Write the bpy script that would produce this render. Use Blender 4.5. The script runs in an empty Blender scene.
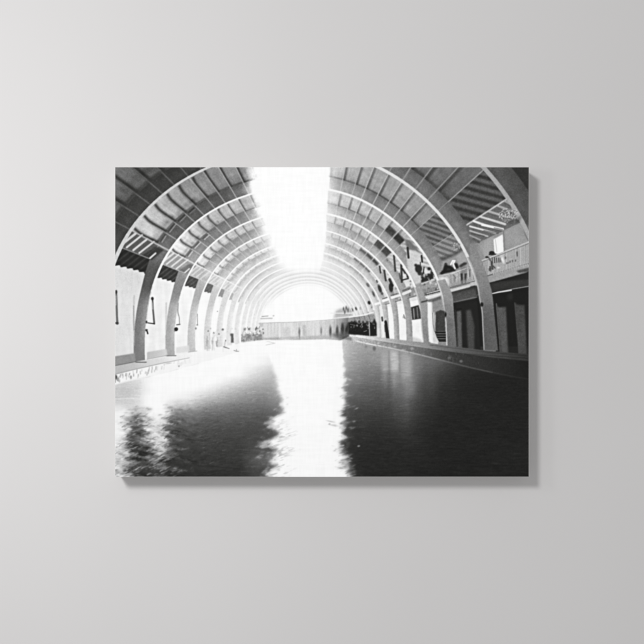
import numpy as np, math
# ------------------------------------------------------------------
# The printed picture: a tone map drawn in numpy (an old black-and-white
# photograph of a vaulted swimming hall).  Units: picture units, 414 x 310.
# ------------------------------------------------------------------
PX0, PY0, PX1, PY1 = 115.0, 167.1, 529.0, 476.9
SS = 4                                   # samples per unit while drawing
NX, NY = int((PX1-PX0)*SS), int(round((PY1-PY0)*SS/2)*2)
rng = np.random.RandomState(7)
xs = PX0 + (np.arange(NX)+.5)*(PX1-PX0)/NX
ys = PY0 + (np.arange(NY)+.5)*(PY1-PY0)/NY
X, Y = np.meshgrid(xs.astype(np.float32), ys.astype(np.float32))
SX, SY = NX/(PX1-PX0), NY/(PY1-PY0)
VX, VY = 312.0, 325.0                    # vanishing point of the printed hall

def clip01(a): return np.clip(a, 0, 1)
def sstep(a, b, x):
    t = clip01((x-a)/(b-a)); return t*t*(3-2*t)
def mix(a, b, t): return a+(b-a)*t
def blur(a, sig):                        # sig in picture units, separable
    s = sig*SS
    if s < .3: return a
    n = max(1, int(3*s)); k = np.exp(-.5*(np.arange(-n, n+1)/s)**2); k /= k.sum()
    for ax in (0, 1):
        p = [(0, 0), (0, 0)]; p[ax] = (n, n)
        b = np.pad(a, p, mode='edge'); o = np.zeros(a.shape, np.float32)
        for i, w in enumerate(k):
            o += w*(b[i:i+a.shape[0]] if ax == 0 else b[:, i:i+a.shape[1]])
        a = o
    return a
def noise_at(u, v, seed, n=256):         # smooth value noise sampled at (u, v), -1..1
    r = np.random.RandomState(seed).rand(n, n).astype(np.float32)*2-1
    iu, iv = np.floor(u).astype(int), np.floor(v).astype(int)
    fu, fv = u-iu, v-iv; fu = fu*fu*(3-2*fu); fv = fv*fv*(3-2*fv)
    a = r[iv % n, iu % n]; b = r[iv % n, (iu+1) % n]; c = r[(iv+1) % n, iu % n]; d = r[(iv+1) % n, (iu+1) % n]
    return (a+(b-a)*fu)*(1-fv)+(c+(d-c)*fu)*fv
def fbm(u, v, seed, o=3):
    t = 0; w = 0
    for i in range(o):
        t = t+noise_at(u*2**i, v*2**i, seed+i*17)*.55**i; w += .55**i
    return t/w

def box(x0, y0, x1, y1):
    i0, i1 = max(0, int((x0-PX0)*SX)-1), min(NX, int((x1-PX0)*SX)+2)
    j0, j1 = max(0, int((y0-PY0)*SY)-1), min(NY, int((y1-PY0)*SY)+2)
    return (slice(j0, max(j0, j1)), slice(i0, max(i0, i1)))
def apply(sl, m, tone, mode='mix'):
    if m.size == 0: return
    t = tone[sl] if isinstance(tone, np.ndarray) and tone.shape == X.shape else tone
    if mode == 'mul': P[sl] = P[sl]*(1-m+m*t)
    else: P[sl] = P[sl]*(1-m)+t*m
def polymask(pts, sl):
    x, y = X[sl], Y[sl]; ins = np.zeros(x.shape, bool); n = len(pts)
    for i in range(n):
        (xa, ya), (xb, yb) = pts[i], pts[(i+1) % n]
        if ya == yb: continue
        c = ((ya > y) != (yb > y)) & (x < (xb-xa)*(y-ya)/(yb-ya)+xa)
        ins ^= c
    return ins.astype(np.float32)
def poly(pts, tone, a=1.0, soft=0, mode='mix'):
    q = np.array(pts); pad = 3*soft+1
    sl = box(q[:, 0].min()-pad, q[:, 1].min()-pad, q[:, 0].max()+pad, q[:, 1].max()+pad)
    m = polymask(pts, sl)
    if m.size == 0: return
    if soft: m = blur(m, soft)
    apply(sl, m*a, tone, mode)
def smooth_pts(pts, n=8):                # Catmull-Rom
    p = [np.array(q, float) for q in pts]; p = [2*p[0]-p[1]]+p+[2*p[-1]-p[-2]]; o = []
    for i in range(1, len(p)-2):
        for t in np.arange(n)/n:
            a, b, c, d = p[i-1:i+3]
            o.append(.5*((2*b)+(c-a)*t+(2*a-5*b+4*c-d)*t*t+(3*b-a-3*c+d)*t**3))
    o.append(p[-2]); return [tuple(q) for q in o]
def line(pts, w, tone, a=1.0, edge=.35, mode='mix', taper=None):
    w = w if isinstance(w, (list, tuple)) else (w, w)
    q = np.array(pts); pad = max(w)+1+edge
    sl = box(q[:, 0].min()-pad, q[:, 1].min()-pad, q[:, 0].max()+pad, q[:, 1].max()+pad)
    x, y = X[sl], Y[sl]
    if x.size == 0: return
    m = np.zeros(x.shape, np.float32); n = len(pts)-1
    for i in range(n):
        (xa, ya), (xb, yb) = pts[i], pts[i+1]
        L = (xb-xa)**2+(yb-ya)**2+1e-9
        t = clip01(((x-xa)*(xb-xa)+(y-ya)*(yb-ya))/L)
        d = np.hypot(x-xa-t*(xb-xa), y-ya-t*(yb-ya))
        ww = (w[0]+(w[1]-w[0])*((i+t)/n))/2
        m = np.maximum(m, clip01((ww-d)/edge+.5))
    apply(sl, m*a, tone, mode)
def blob(cx, cy, rx, ry, tone, a=1.0, soft=.4, rot=0, mode='mix'):
    r = max(rx, ry)*1.6+soft*2; sl = box(cx-r, cy-r, cx+r, cy+r)
    c, s = math.cos(math.radians(rot)), math.sin(math.radians(rot))
    u = ((X[sl]-cx)*c+(Y[sl]-cy)*s)/rx; v = (-(X[sl]-cx)*s+(Y[sl]-cy)*c)/ry
    d = np.sqrt(u*u+v*v); k = soft/min(rx, ry)
    apply(sl, (1-sstep(1-k, 1+k, d))*a, tone, mode)

# ---- the vault: one cross-section curve, repeated at scales S(k) about the vanishing point
MC = [(-212,47),(-213,20),(-209,-15),(-204,-46),(-199.5,-59),(-190,-77),(-183.4,-88),(-177,-100),(-172,-108.5),(-162,-119),
      (-142,-134.6),(-123.4,-146.5),(-104.7,-156.7),(-84,-165),(-55,-172),(-25,-175),(0,-175),(20,-172.7),(34,-169.5),
      (61.3,-160.2),(75.3,-152.2),(89.2,-143.6),(98,-137.2),(113.8,-124.6),(125,-113.4),(136,-100),(144.6,-87),
      (150.2,-77.6),(155.8,-67),(165.5,-40),(170,-14),(172,20),(172.5,30)]
ang = np.array([math.degrees(math.atan2(-y, x)) % 360 for x, y in MC]); ang[ang > 300] -= 360
rad = np.array([math.hypot(x, y) for x, y in MC])
o_ = np.argsort(ang); ang, rad = ang[o_], rad[o_]
cf = np.polyfit((ang-92)/100, rad, 12)
TH = np.degrees(np.arctan2(VY-Y, X-VX)); TH = np.where(TH < -90, TH+360, TH)
RR = np.hypot(X-VX, Y-VY)
RI = np.polyval(cf, (np.clip(TH, -9, 193)-92)/100)
RHO = RR/RI
A0, DA = .7234, .2745
def S(k): return 1/(A0+DA*k)
def rI(th): return float(np.polyval(cf, (np.clip(th, -9, 193)-92)/100))
def pt(th, k=None, s=None):
    s = S(k) if s is None else s; r = rI(th)*s
    return (VX+r*math.cos(math.radians(th)), VY-r*math.sin(math.radians(th)))
KK = (1/np.maximum(RHO, .01)-A0)/DA
K = np.floor(KK).astype(int)
Kc = np.clip(K, -1, 11)
Ld = 180-TH                               # angle from the left
LEFT = TH > 90
EE = 1.065+.025*np.where(LEFT, sstep(10, 30, Ld), sstep(2, 26, TH))
s0 = 1/(A0+DA*K); s1 = 1/(A0+DA*(K+1))
inband = RHO < EE*s1
q = clip01((s0-RHO)/(s0-EE*s1))           # 0 at the near rib, 1 at the far rib's outer edge
bb = clip01((EE*s1-RHO)/((EE-1)*s1))
def tab(t):                               # table over k = -1 .. 11
    return np.array(t, np.float32)[Kc+1]
g1 = fbm(X*.55, Y*.55, 3); g2 = fbm(X*.12, Y*.12, 9); g3 = fbm(X*1.6, Y*1.6, 21, 2)

# panels
pl = tab([.30,.42,.60,.71,.77,.81,.86,.87,.88,.89,.90,.91,.92])
plo = tab([.30,.44,.80,.90,.90,.90,.90,.90,.90,.90,.92,.92,.92])
pL = mix(plo, pl, sstep(27, 52, Ld))
pL = pL - tab([0,.10,.06,0,0,0,0,0,0,0,0,0,0])*sstep(42, 56, Ld)
prr = tab([.28,.46,.63,.74,.78,.80,.83,.87,.88,.89,.90,.91,.92])
PR = prr - tab([0,.05,.06,.03,0,0,0,0,0,0,0,0,0])*sstep(52, 44, TH) + tab([0,0,.08,.05,.02,0,0,0,0,0,0,0,0])*sstep(60, 78, TH)
panel = np.where(LEFT, pL, PR)
bl = tab([.2,.245,.35,.50,.62,.70,.76,.82,.83,.84,.85,.86,.88])
bl2 = tab([.2,.26,.43,.66,.78,.83,.85,.86,.87,.88,.89,.9,.9])   # lower, at the pillars
bL = mix(bl2, bl, sstep(24, 40, Ld)) + tab([0,.03,.10,.16,.10,.05,.02,0,0,0,0,0,0])*sstep(52, 66, Ld)
br = tab([.34,.44,.51,.62,.68,.73,.77,.82,.83,.84,.85,.86,.87])
br2 = tab([.30,.52,.57,.60,.63,.68,.73,.82,.83,.84,.85,.86,.87])
bR = mix(br2, br, sstep(18, 40, TH)) + tab([0,.1,.12,.10,.06,.03,0,0,0,0,0,0,0])*sstep(60, 80, TH)
band = np.where(LEFT, bL, bR)
# mottled timber boards inside the panels: boards run across the panel
board = noise_at(RHO*0+TH*.35, (q*9+K*13), 5)
P = panel*(1+.05*g1+.05*g2+.045*board*(Kc < 5)) + .0*X
# light toward the middle of each panel, dirty edges
P = P*(1+.035*noise_at(TH*2.4, RHO*9, 57)*(Kc < 6)+.03*noise_at(TH*5.5, RHO*14, 58)*(Kc < 4))
P = P*(1-.10*tab([1,1,1,1,.6,.4,.2,0,0,0,0,0,0])*sstep(.65, 1, q))
# purlins
PLL = [27.7, 32.2, 36.7, 41.3, 45.5, 50.2, 54.6, 59.3, 64.2, 69]
PRR_ = [83.4, 78.1, 72.95, 68.6, 63.2, 57.95, 52.7, 47.2, 42.1]
dark = np.zeros_like(P); lite = np.zeros_like(P)
kl = tab([1,1,1,.95,.85,.75,.6,.5,.35,.2,.1,0,0])
ks = tab([1,1,1,1,1,.95,.85,.7,.5,.3,.1,0,0])
for i, a in enumerate(PLL):               # left side: the shaded flank lies clockwise (larger left angle)
    d = (Ld-a)*math.pi/180*RR
    wd = 3.1*s0 if i < 6 else 2.5*s0
    curl = (1.5*sstep(.35, 0, q)-.6*np.sin(q*3.1))*s0*(1 if i < 6 else .3)
    m = np.exp(-((d-.2*s0-wd*.5-curl)/(wd*.55))**2)*(sstep(.02, .10, q) if i < 6 else 1)
    dark = np.maximum(dark, m*LEFT*(~inband)*ks)
    m2 = clip01((.40*s0+.08-np.abs(d))/.3+.5)*kl
    lite = np.maximum(lite, m2*LEFT*ks*(np.where(inband, 1, sstep(.45, .8, q)*.6) if i < 5 else 1)*(.75 if i < 7 else .9))
for i, a in enumerate(PRR_):
    d = (a-TH)*math.pi/180*RR
    wd = 2.6*s0
    m = np.exp(-(np.maximum(0, np.abs(d-.5*s0-wd*.4)-wd*.15)/(wd*.5))**2)
    dark = np.maximum(dark, m*(~LEFT)*(~inband)*ks*(.55+.45*q)*(.8 if i > 0 else .35))
    m2 = clip01((.42*s0+.08-np.abs(d))/.3+.5)*kl
    lite = np.maximum(lite, m2*(~LEFT)*ks*(.85 if i > 2 else .6))
roofL = LEFT & (Ld > 27.2); roofR = (~LEFT) & (TH > 42.1)
roof = roofL | roofR
dk = np.where(LEFT, tab([.2,.19,.22,.34,.48,.58,.66,.72,.76,.8,.8,.8,.8]), tab([.2,.22,.25,.36,.46,.54,.60,.66,.72,.78,.8,.8,.8]))
P = mix(P, np.minimum(P, dk), dark*roof*.9)
# dark gap where panels meet the next rib, deepest at each purlin
gap = sstep(.90, .965, q)*(~inband)
mod = .5+.5*noise_at(TH*.22, K*3.7, 31)
P = mix(P, np.minimum(P, dk*1.12), gap*roof*ks*(.45+.5*mod))
# soft shadow smear along the louvre side of low left panels
sm = np.exp(-((q-.80)/.10)**2)*(noise_at(TH*.9, q*4+K*5, 44)*.5+.5)
P = mix(P, P*.72, sm*roofL*(Ld < 48)*(~inband)*ks*.9)
# ribs' faces
stain = noise_at(TH*.8, bb*2.2+K*7, 91)*.6+noise_at(TH*2.3, bb*1.2+K*11, 92)*.4
P = np.where(inband, band*(1+.035*g1+.05*g2+.04*g3*(Kc < 3)+.07*stain*(Kc < 6))*mix(.90, 1.04, sstep(0, .7, bb)), P)
# bright ticks where the boards end at the rib faces
for a, b, tone in [((162,242.3),(166,236),.64), ((169.8,232.2),(176,224.4),.60), ((179.9,222),(186,216),.54), ((190,213.6),(195.4,209),.46),
                   ((195,248.3),(200.3,242.7),.84), ((188.6,256.7),(192.4,251.6),.84), ((204.5,239.5),(209,235.4),.8)]:
    line([a, b], 1.0, tone, .85, .5)
    line([(a[0]-1.3, a[1]-1.0), (b[0]-1.3, b[1]-1.0)], 1.3, tone*.42, .7, .6)
P = mix(P, np.maximum(P, np.where(LEFT, tab([.3,.52,.74,.86,.90,.92,.93,.93,.93,.93,.93,.93,.93]),
                                  tab([.5,.62,.80,.86,.88,.9,.92,.93,.93,.93,.93,.93,.93]))), lite*roof*np.where(LEFT & (K == 0), .62, .85))

# ---- left eave, louvres, wall
k1 = (K == 1)
lou = LEFT & (Ld <= 27.7) & (Ld > 22.0) & (~inband)
P = np.where(lou, tab([.2,.26,.36,.62,.74,.82,.86,.87,.88,.9,.9,.9,.9])*(1+.06*g1), P)
dkE = LEFT & (Ld <= 22.0) & (Ld > 17.3+.22*np.sin(((X-VX)/s0*.62+(Y-VY)/s0*.78)*1.25+1.2)+.4*noise_at(RHO*9, K*5.1, 61)) & (~inband)
# slanting rafters over the dark eave
cs = (X-VX)/s0*.62+(Y-VY)/s0*.78
raft = .5+.5*np.sin(cs*1.25+.3)
P = np.where(dkE, tab([.2,.22,.165,.22,.30,.42,.60,.72,.78,.82,.86,.88,.9])+tab([0,.02,.07,.10,.08,.05,.02,0,0,0,0,0,0])*raft**3, P)
P = np.where(LEFT & (Ld <= 22) & (K <= 0) & (Ld > 16) & (~inband), .235+.03*g1, P)
wallL = LEFT & (Ld <= 17.3) & (~dkE) & (~inband)
wl = tab([.82,.81,.885,.935,.955,.985,.985,.985,.985,.985,.985,.985,.985])
P = np.where(wallL, wl*(1+.03*fbm(X*.35, Y*.05, 71)+.025*g2-tab([0,.05,.035,.01,0,0,0,0,0,0,0,0,0])*sstep(3, 16, Ld)), P)
# pillars below the springing, on the left
pbL = LEFT & (Ld < 24) & inband
colL = tab([.4,.4,.50,.69,.80,.86,.89,.905,.915,.92,.93,.93,.93])
brt = tab([.4,.4,.66,.80,.88,.92,.94,.95,.95,.95,.95,.95,.95])
shade = mix(colL*.98, brt, sstep(.35, 1.0, bb)*sstep(13, 5, Ld)*.75*sstep(-14, -1, Ld))
shade = mix(shade, tab([.3,.3,.34,.55,.70,.80,.86,.88,.89,.9,.9,.9,.9]), sstep(6, 14, Ld)*sstep(.95, .5, bb*sstep(20, 8, Ld)))
P = np.where(pbL, mix(P, shade*(1+.04*g1+.03*g3), sstep(24, 19, Ld)), P)

# ---- right: rafters, slats, wall, gallery
R = TH
u = (X-VX)/s0; v = (VY-Y)/s0
raf = (~LEFT) & (R <= 42.1) & (~inband)
cr = v+.27*u
cr = v*1.0+np.where(K == 1, .36, .27)*u
tri = np.abs(((cr/5.5) % 1)-.5)*2
rt = tab([.2,.235,.33,.62,.72,.78,.82,.85,.87,.88,.9,.9,.9]); rh = tab([.2,.40,.53,.80,.82,.84,.86,.87,.88,.89,.9,.9,.9])
P = np.where(raf & (R > 32.9), mix(rt, rh, sstep(.15, .85, tri)*.85)*(1+.10*g1+.05*g3), P)
sl_ = sstep(.35, .6, tri)
rt2 = tab([.2,.42,.42,.66,.76,.8,.84,.86,.88,.88,.9,.9,.9]); rh2 = tab([.2,.66,.58,.84,.86,.86,.87,.88,.89,.9,.9,.9,.9])
P = np.where(raf & (R <= 32.9) & (R > 26.2), np.where(K == 0, .43+.03*g1, mix(rt2, rh2, sl_)), P)
P = np.where(inband & (K >= 7), np.maximum(P, mix(P, np.where(K == 7, .88, .905), sstep(42, 66, np.where(LEFT, Ld, R)))), P)
P = np.where((~inband) & (K >= 8) & (np.where(LEFT, Ld, R) > 50), np.maximum(P, .925), P)
P = np.where(raf & (R <= 26.2) & (R > 20.9), tab([.5,.60,.62,.84,.86,.86,.87,.88,.89,.9,.9,.9,.9])*(1+.05*g1), P)
# gallery rail zone
bal = .5+.5*np.sin(u*2.6)
P = np.where(raf & (R <= 20.9) & (R > 15.8), tab([.5,.60,.62,.54,.64,.70,.76,.8,.84,.85,.86,.87,.87])*(1+.16*g3)*mix(.93, 1.12, bal*(Kc < 3)), P)
P = np.where(raf & (R <= 15.6) & (R > 13.4), tab([.5,.66,.74,.84,.88,.9,.92,.92,.93,.93,.93,.93,.93])*(1+.04*g1), P)
P = np.where(raf & (R <= 13.4), tab([.14,.15,.20,.86,.95,.96,.96,.9,.75,.55,.5,.5,.6])*(1+.03*g1), P)
# dark openings high on the far right bays
for k, th0, th1, q0, q1, t in [(2,47.6,52.4,.45,1,.27),(2,42.4,47.0,.45,1,.22),(3,47.6,52.4,.10,1,.33),(3,42.4,47.0,.08,1,.31),
                               (4,52.9,57.8,.35,1,.42),(4,47.6,52.4,.3,1,.34),(4,42.4,47.0,.3,1,.30),
                               (5,52.9,57.8,.45,1,.44),(5,47.6,52.4,.45,1,.38),(5,42.4,47.0,.45,1,.36),
                               (6,52.9,57.6,.55,1,.52),(6,47.6,52.4,.5,1,.5),(6,42.4,47.0,.5,1,.46),(7,42.4,52,.5,1,.6)]:
    m = (~LEFT) & (K == k) & (~inband) & (R > th0) & (R < th1)
    m = m*sstep(q0-.06, q0+.10, q)*sstep(1.0, .93, q)
    P = mix(P, t*(1+.18*g1+.12*g3), blur(m.astype(np.float32), .45))
def T(ox, oy, sz, *p): return [(ox+a*sz/644., oy+b*sz/644.) for a, b in p]
# ---- left louvres (drawn for the first bay, repeated at scale)
for k in range(1, 6):
    f = S(k)/S(1)
    def M(p): return [(VX+(x-VX)*f, VY+(y-VY)*f) for x, y in p]
    t = [0, .83, .88, .92, .94, .95][k]
    for a, b, w in [((126.8,247.4),(142.0,235.2),1.9), ((133.3,250.2),(147.3,239.0),2.0), ((139.4,253.0),(153.8,241.8),1.8),
                    ((122.5,244.0),(135.6,233.6),2.4), ((150.0,258.2),(155.6,253.3),1.7), ((147.0,255.2),(158.5,246.2),.7)]:
        line(M([a, b]), w*f**.8, t if w > 1 else t*.7, .95 if k < 3 else .6, edge=.5)
    poly(M([(141,256),(156,246.5),(164,250),(152,260)]), [0,.17,.4,.7,.8,.85][k], .7 if k < 3 else .4, .6)
    line(M([(150.0,258.2),(155.6,253.3)]), 1.7*f, t, .95 if k < 3 else .3)
    line(M([pt(180-22.1, 1), pt(180-22.2, s=S(2)*1.09)]), 1.0*f, [0,.56,.74,.84,.9,.93][k], .9)
    line(M([pt(180-27.65, 1), pt(180-27.4, s=S(2)*1.0)]), 1.25*f, [0,.72,.88,.93,.95,.95][k], .95)
# ---- right gallery line work
for th, w, t in [(32.9, 1.5, .80), (42.1, 1.0, .64)]:
    line([pt(th, s=S(0)*1.0), pt(th, s=S(1)*1.09)], w, t, .9)
line([pt(32.9, 1), pt(32.9, s=S(2)*1.085)], .9, .66, .7)
for a, b, t in [((504.5,200.8),(513,205.2),.66), ((498,206),(512,211),.68), ((488.8,211.4),(507,217),.72), ((480,216.6),(505,224.2),.84),
                ((473.7,221.2),(489,226.6),.93), ((484,224.9),(502.6,229.2),.90)]:
    line([a, b], (2.0, 2.3), t, .9, .7); line([(a[0], a[1]+2.4), (b[0], b[1]+2.4)], 1.6, .36, .6, .8)
# blocks in near bay: timber texture of the rafters
# wreath of leaves on the near rib, and a second on the next
def leaves(cx, cy, r, n, seed, t0, t1):
    rr = np.random.RandomState(seed)
    for _ in range(n):
        a, d = rr.rand()*6.28, r*math.sqrt(rr.rand())
        x, y = cx+d*math.cos(a), cy+d*.8*math.sin(a)
        b = rr.rand()*3.14; l = .8+rr.rand()*1.4
        line([(x, y), (x+l*math.cos(b), y+l*math.sin(b))], .6, t0+(t1-t0)*rr.rand(), .8)

P = blur(P, .25)
# ---- near gallery, back wall and window
w_ = lambda *p: T(470, 225, 60, *p)
poly(w_((0,200),(80,190),(360,60),(520,0),(600,120),(640,170),(470,260),(0,430)), .60+.05*g2, .9, .5)
poly(w_((150,180),(255,140),(255,330),(150,360)), .68, .7, .9)
poly(w_((365,70),(520,20),(590,170),(380,250)), .66, .5, 2)
poly(w_((560,0),(640,0),(640,190),(600,130)), .42, .8, .6)
poly(w_((0,0),(140,0),(360,60),(80,190),(0,200)), .42+.03*g1, .95, .4)
for a, b, w, t in [((0,15),(275,88),1.7,.86), ((130,0),(352,48),1.9,.93), ((0,62),(190,122),1.6,.70), ((0,112),(110,160),1.5,.62)]:
    line(w_(a, b), w, t, .95, .5)
for a, b, w, t in [((20,92),(150,122),1.6,.34), ((150,60),(300,92),1.2,.40), ((40,150),(95,185),2.2,.34), ((260,30),(350,50),1.0,.36)]:
    line(w_(a, b), w, t, .8, .7)
line(w_((360,60),(367,300)), 1.3, .48, .7)
poly(w_((252,155),(345,104),(352,112),(366,400),(330,360),(300,310),(262,300)), .975, 1, .35)
line(w_((272,158),(288,290)), .8, .72, .8)
line(w_((252,155),(345,104)), .8, .78, .7)
poly(w_((0,180),(70,170),(90,400),(0,430)), .50, .6, 1.2)
# railing
poly(w_((95,405),(640,180),(640,410),(100,570)), .66+.08*g3, .55, .4)
rr = np.random.RandomState(5)
for i in range(34):
    x = 100+i*16.2; yt = 430-(x)*.395; yb = 600-x*.295
    line(w_((x, yt+6), (x+2, yb-8)), .62, .80 if i % 3 else .88, .75, .4)
    line(w_((x+8, yt+12), (x+9, yb-10)), .65, .45+.15*rr.rand(), .42, .6)
line(w_((0,434),(95,396),(360,292),(640,178)), 1.5, .76, .95)
line(w_((0,448),(95,410),(360,306),(640,194)), .8, .42, .6)
# seated man in a dark hat leaning on the railing
poly(w_((222,360),(330,345),(370,400),(345,440),(250,450)), .66, .5, .6)
for i, x in enumerate((238,262,285,308,328)):
    line(w_((x, 350+i*2), (x+3, 408-i*3)), .95, .24, .85, .5)
blob(*w_((235,303))[0], 2.9, 2.2, .20, 1, .6, 8); line(w_((205,318),(272,314)), 1.1, .24)
blob(*w_((181,345))[0], 1.8, 1.1, .24, .95, .5); line(w_((200,350),(222,385)), 1.6, .34, .8)
for a, b, w in [((232,400),(240,470),2.2), ((215,450),(222,492),1.6), ((250,440),(268,462),1.2), ((204,470),(206,490),1)]:
    line(w_(a, b), w, .27, .85, .6)
for x, y, r in [(505,300,1.1),(506,325,.9),(382,352,.9),(430,395,.9),(455,385,.8),(488,382,.8),(395,410,.7),(410,405,.6)]:
    blob(*w_((x, y))[0], r*.8, r*1.4, .36, .8, .5)
poly(w_((325,360),(350,345),(372,405),(365,420)), .95, .85, .6); blob(*w_((305,458))[0], 1.6, .9, .88, .8, .5)
# gallery floor edge
poly(w_((95,575),(640,412),(640,500),(600,508),(140,636),(80,640)), .63+.03*g1, 1, .3)
line(w_((100,572),(640,412)), 1.3, .42, .85)
for i in range(20): line(w_((250+i*19, 531-i*5.4), (256+i*19, 520-i*5.4)), 1.0, .86, .6)
poly(w_((500,492),(640,455),(640,500),(520,515)), .26, .85, .6)
poly(w_((140,640),(600,510),(644,490),(644,660),(120,660)), .16, 1, .4)
poly(T(470,285,60,(240,95),(0,120),(0,660),(660,660),(660,0),(440,50)), .125, 1, .3)
# ---- ground floor of the near bay: doors
d_ = lambda *p: T(470, 285, 60, *p)
poly(d_((-60,30),(70,5),(95,110),(-100,140)), .25, .9, .5)
poly(d_((100,0),(340,-40),(644,-60),(644,10),(440,45),(240,80),(130,60)), .22, .9, .6)
line(d_((240,92),(300,78),(440,55)), (1.0, 1.7), .80, .95); line(d_((440,46),(640,12)), .9, .55, .9)
line(d_((-60,128),(90,108)), .9, .42, .8)
poly(d_((282,200),(300,240),(385,235),(412,800),(340,800)), .34+.03*g1+.03*g2, .95, .7)
poly(d_((480,190),(505,212),(585,215),(610,800),(528,800)), .29+.03*g1+.03*g2, .95, .8)
line(d_((282,200),(318,640),(330,800)), .8, .40, .8); line(d_((480,190),(520,640),(530,800)), .7, .34, .7)
blob(*d_((430,120))[0], 3, 4, .2, .5, 2)
# ---- ground floor, bay between the two near pillars
e_ = lambda *p: T(410, 285, 60, *p)
poly(e_((355,95),(640,18),(700,5),(720,640),(400,660)), .24+.03*g1, 1, .3)
poly(e_((375,110),(640,50),(700,40),(710,150),(460,190),(380,180)), .32+.03*g1, .9, .8)
line(e_((458,186),(720,128)), 1.1, .44, .85)
poly(e_((465,195),(720,140),(760,700),(480,680)), .145, 1, .4)
poly(e_((500,285),(548,275),(560,700),(512,700)), .39+.03*g1, .9, .6)
poly(e_((600,275),(650,262),(690,440),(690,700),(625,700)), .31, .85, .8)
line(e_((485,270),(500,640)), .8, .22); line(e_((505,262),(545,255)), 1.4, .10, .9)
# ---- gallery between the two near ribs
h_ = lambda *p: T(410, 225, 60, *p)
poly(h_((350,370),(470,330),(560,270),(600,340),(625,400),(600,520),(640,660),(250,660),(330,540)), .60+.06*g2, .9, .6)
poly(h_((495,325),(560,290),(600,345),(605,400),(520,420)), .66, .8, .6)
poly(h_((320,350),(480,300),(545,245),(560,280),(480,330),(350,390)), .30, .75, .9)
poly(h_((340,535),(600,470),(625,560),(640,660),(300,660)), .68+.10*g3, .9, .5)
blob(*h_((365,600))[0], 4.0, 3.2, .92, .8, 1.6)
m_ = lambda *p: T(430, 250, 50, *p)
poly(m_((250,300),(380,275),(400,440),(260,480)), .66+.14*g3, .8, .7)
poly(m_((105,340),(235,355),(250,470),(130,505)), .89, .85, .9)
poly(m_((185,190),(205,168),(228,197),(270,205),(310,235),(332,268),(250,290),(190,302),(150,318),(122,303),(165,255)), .14, .97, .5)
blob(*m_((203,182))[0], 1.5, 1.3, .24, .8, .5); blob(*m_((240,250))[0], 1.6, 1.0, .24, .6, .7)
poly(m_((312,175),(348,165),(362,195),(372,232),(338,245),(318,215)), .17, .95, .5)
line(m_((268,185),(292,138),(318,140),(296,178),(322,238)), 1.5, .95, .92, .5)
poly(m_((378,198),(438,158),(478,163),(470,185),(436,203),(400,225),(372,215)), .22, .9, .5)
poly(m_((395,225),(465,215),(478,300),(395,300)), .50+.1*g3, .85, .6)
poly(m_((392,300),(425,298),(430,436),(400,440)), .18, .95, .4); poly(m_((440,300),(476,300),(466,428),(444,430)), .20, .95, .4)
line(m_((232,502),(292,472),(402,446),(470,430)), 1.1, .28, .8, .5); line(m_((480,425),(575,400)), .9, .32, .75, .5)
for a, b, w, t in [((300,320),(330,360),1.0,.42), ((318,360),(318,405),1.0,.45), ((512,255),(512,340),1.2,.42), ((285,300),(375,268),1.0,.86), ((350,300),(345,420),.7,.84), ((490,270),(498,370),.7,.84), ((535,240),(540,380),.8,.82)]:
    line(m_(a, b), w, t, .8, .6)
for i in range(16):
    x = 330+i*18; line(h_((x, 560-i*3.2), (x+2, 640-i*2)), .5, .84 if i % 2 else .55, .25, .5)
line(h_((305,545),(420,525),(600,468)), .9, .80, .7)
# gallery edge in that bay
poly(e_((118,160),(335,106),(640,20),(660,-18),(345,48),(330,62),(150,108)), .70+.05*g3, 1, .3)
poly(e_((118,160),(335,106),(335,82),(150,128)), .90, .9, .4); poly(e_((345,95),(640,22),(650,-4),(365,66)), .84, .85, .5)
for i in range(9): line(e_((155+i*20, 112-i*5.2), (164+i*20, 106-i*5)), 1.1, .22, .85, .4)
line(e_((350,48),(480,25),(640,-20)), 1.0, .40, .8)
poly(e_((430,-20),(640,-70),(640,-22),(400,40)), .60, .6, .8)
# ---- openings and people along the far gallery
poly(h_((-40,330),(-20,262),(60,268),(108,305),(128,420),(150,600),(60,640),(-20,500)), .84, .85, .6)
poly(h_((-60,150),(0,170),(70,240),(102,300),(60,275),(-30,258)), .42, .85, .7)
for x, y, rx, ry, t in [(92,470,3.6,4.2,.16), (62,432,1.5,1.5,.2), (195,565,5.2,4.2,.15), (205,470,1.9,1.6,.17), (140,560,2.2,5,.2),
                        (105,520,2.2,2,.2), (235,520,1.6,4,.2), (150,600,3,2.5,.2)]:
    blob(*h_((x, y))[0], rx, ry, t, .92, .9)
poly(h_((165,480),(188,490),(185,545),(160,540)), .86, .9, .4); line(h_((150,455),(138,560)), 1.2, .18, .9)
line(h_((124,330),(131,395)), 1.9, .2, .9, .6); line(h_((110,400),(112,440)), .9, .3)
poly(h_((120,620),(260,580),(290,660),(120,690)), .64+.12*g3, .85, .6)
c_ = lambda *p: T(350, 225, 60, *p)
for a, b, w, t in [((618,245),(628,350),2.2,.20), ((472,330),(486,492),2.0,.26), ((550,430),(556,610),2.2,.24), ((530,520),(540,580),1.2,.3),
                   ((562,470),(622,560),1.9,.2), ((556,592),(625,575),1.5,.22), ((318,445),(328,512),1.6,.24), ((368,490),(384,596),1.9,.24),
                   ((425,585),(455,650),2.8,.2), ((286,596),(292,614),1.4,.3), ((396,370),(402,385),.9,.4), ((352,480),(360,520),.8,.5)]:
    line(c_(a, b), w, t, .9, .7)
blob(*c_((592,545))[0], 1.3, 2.0, .86, .9, .5); blob(*c_((585,610))[0], 1.5, .9, .8, .7, .5)
f_ = lambda *p: T(350, 285, 60, *p)
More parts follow.
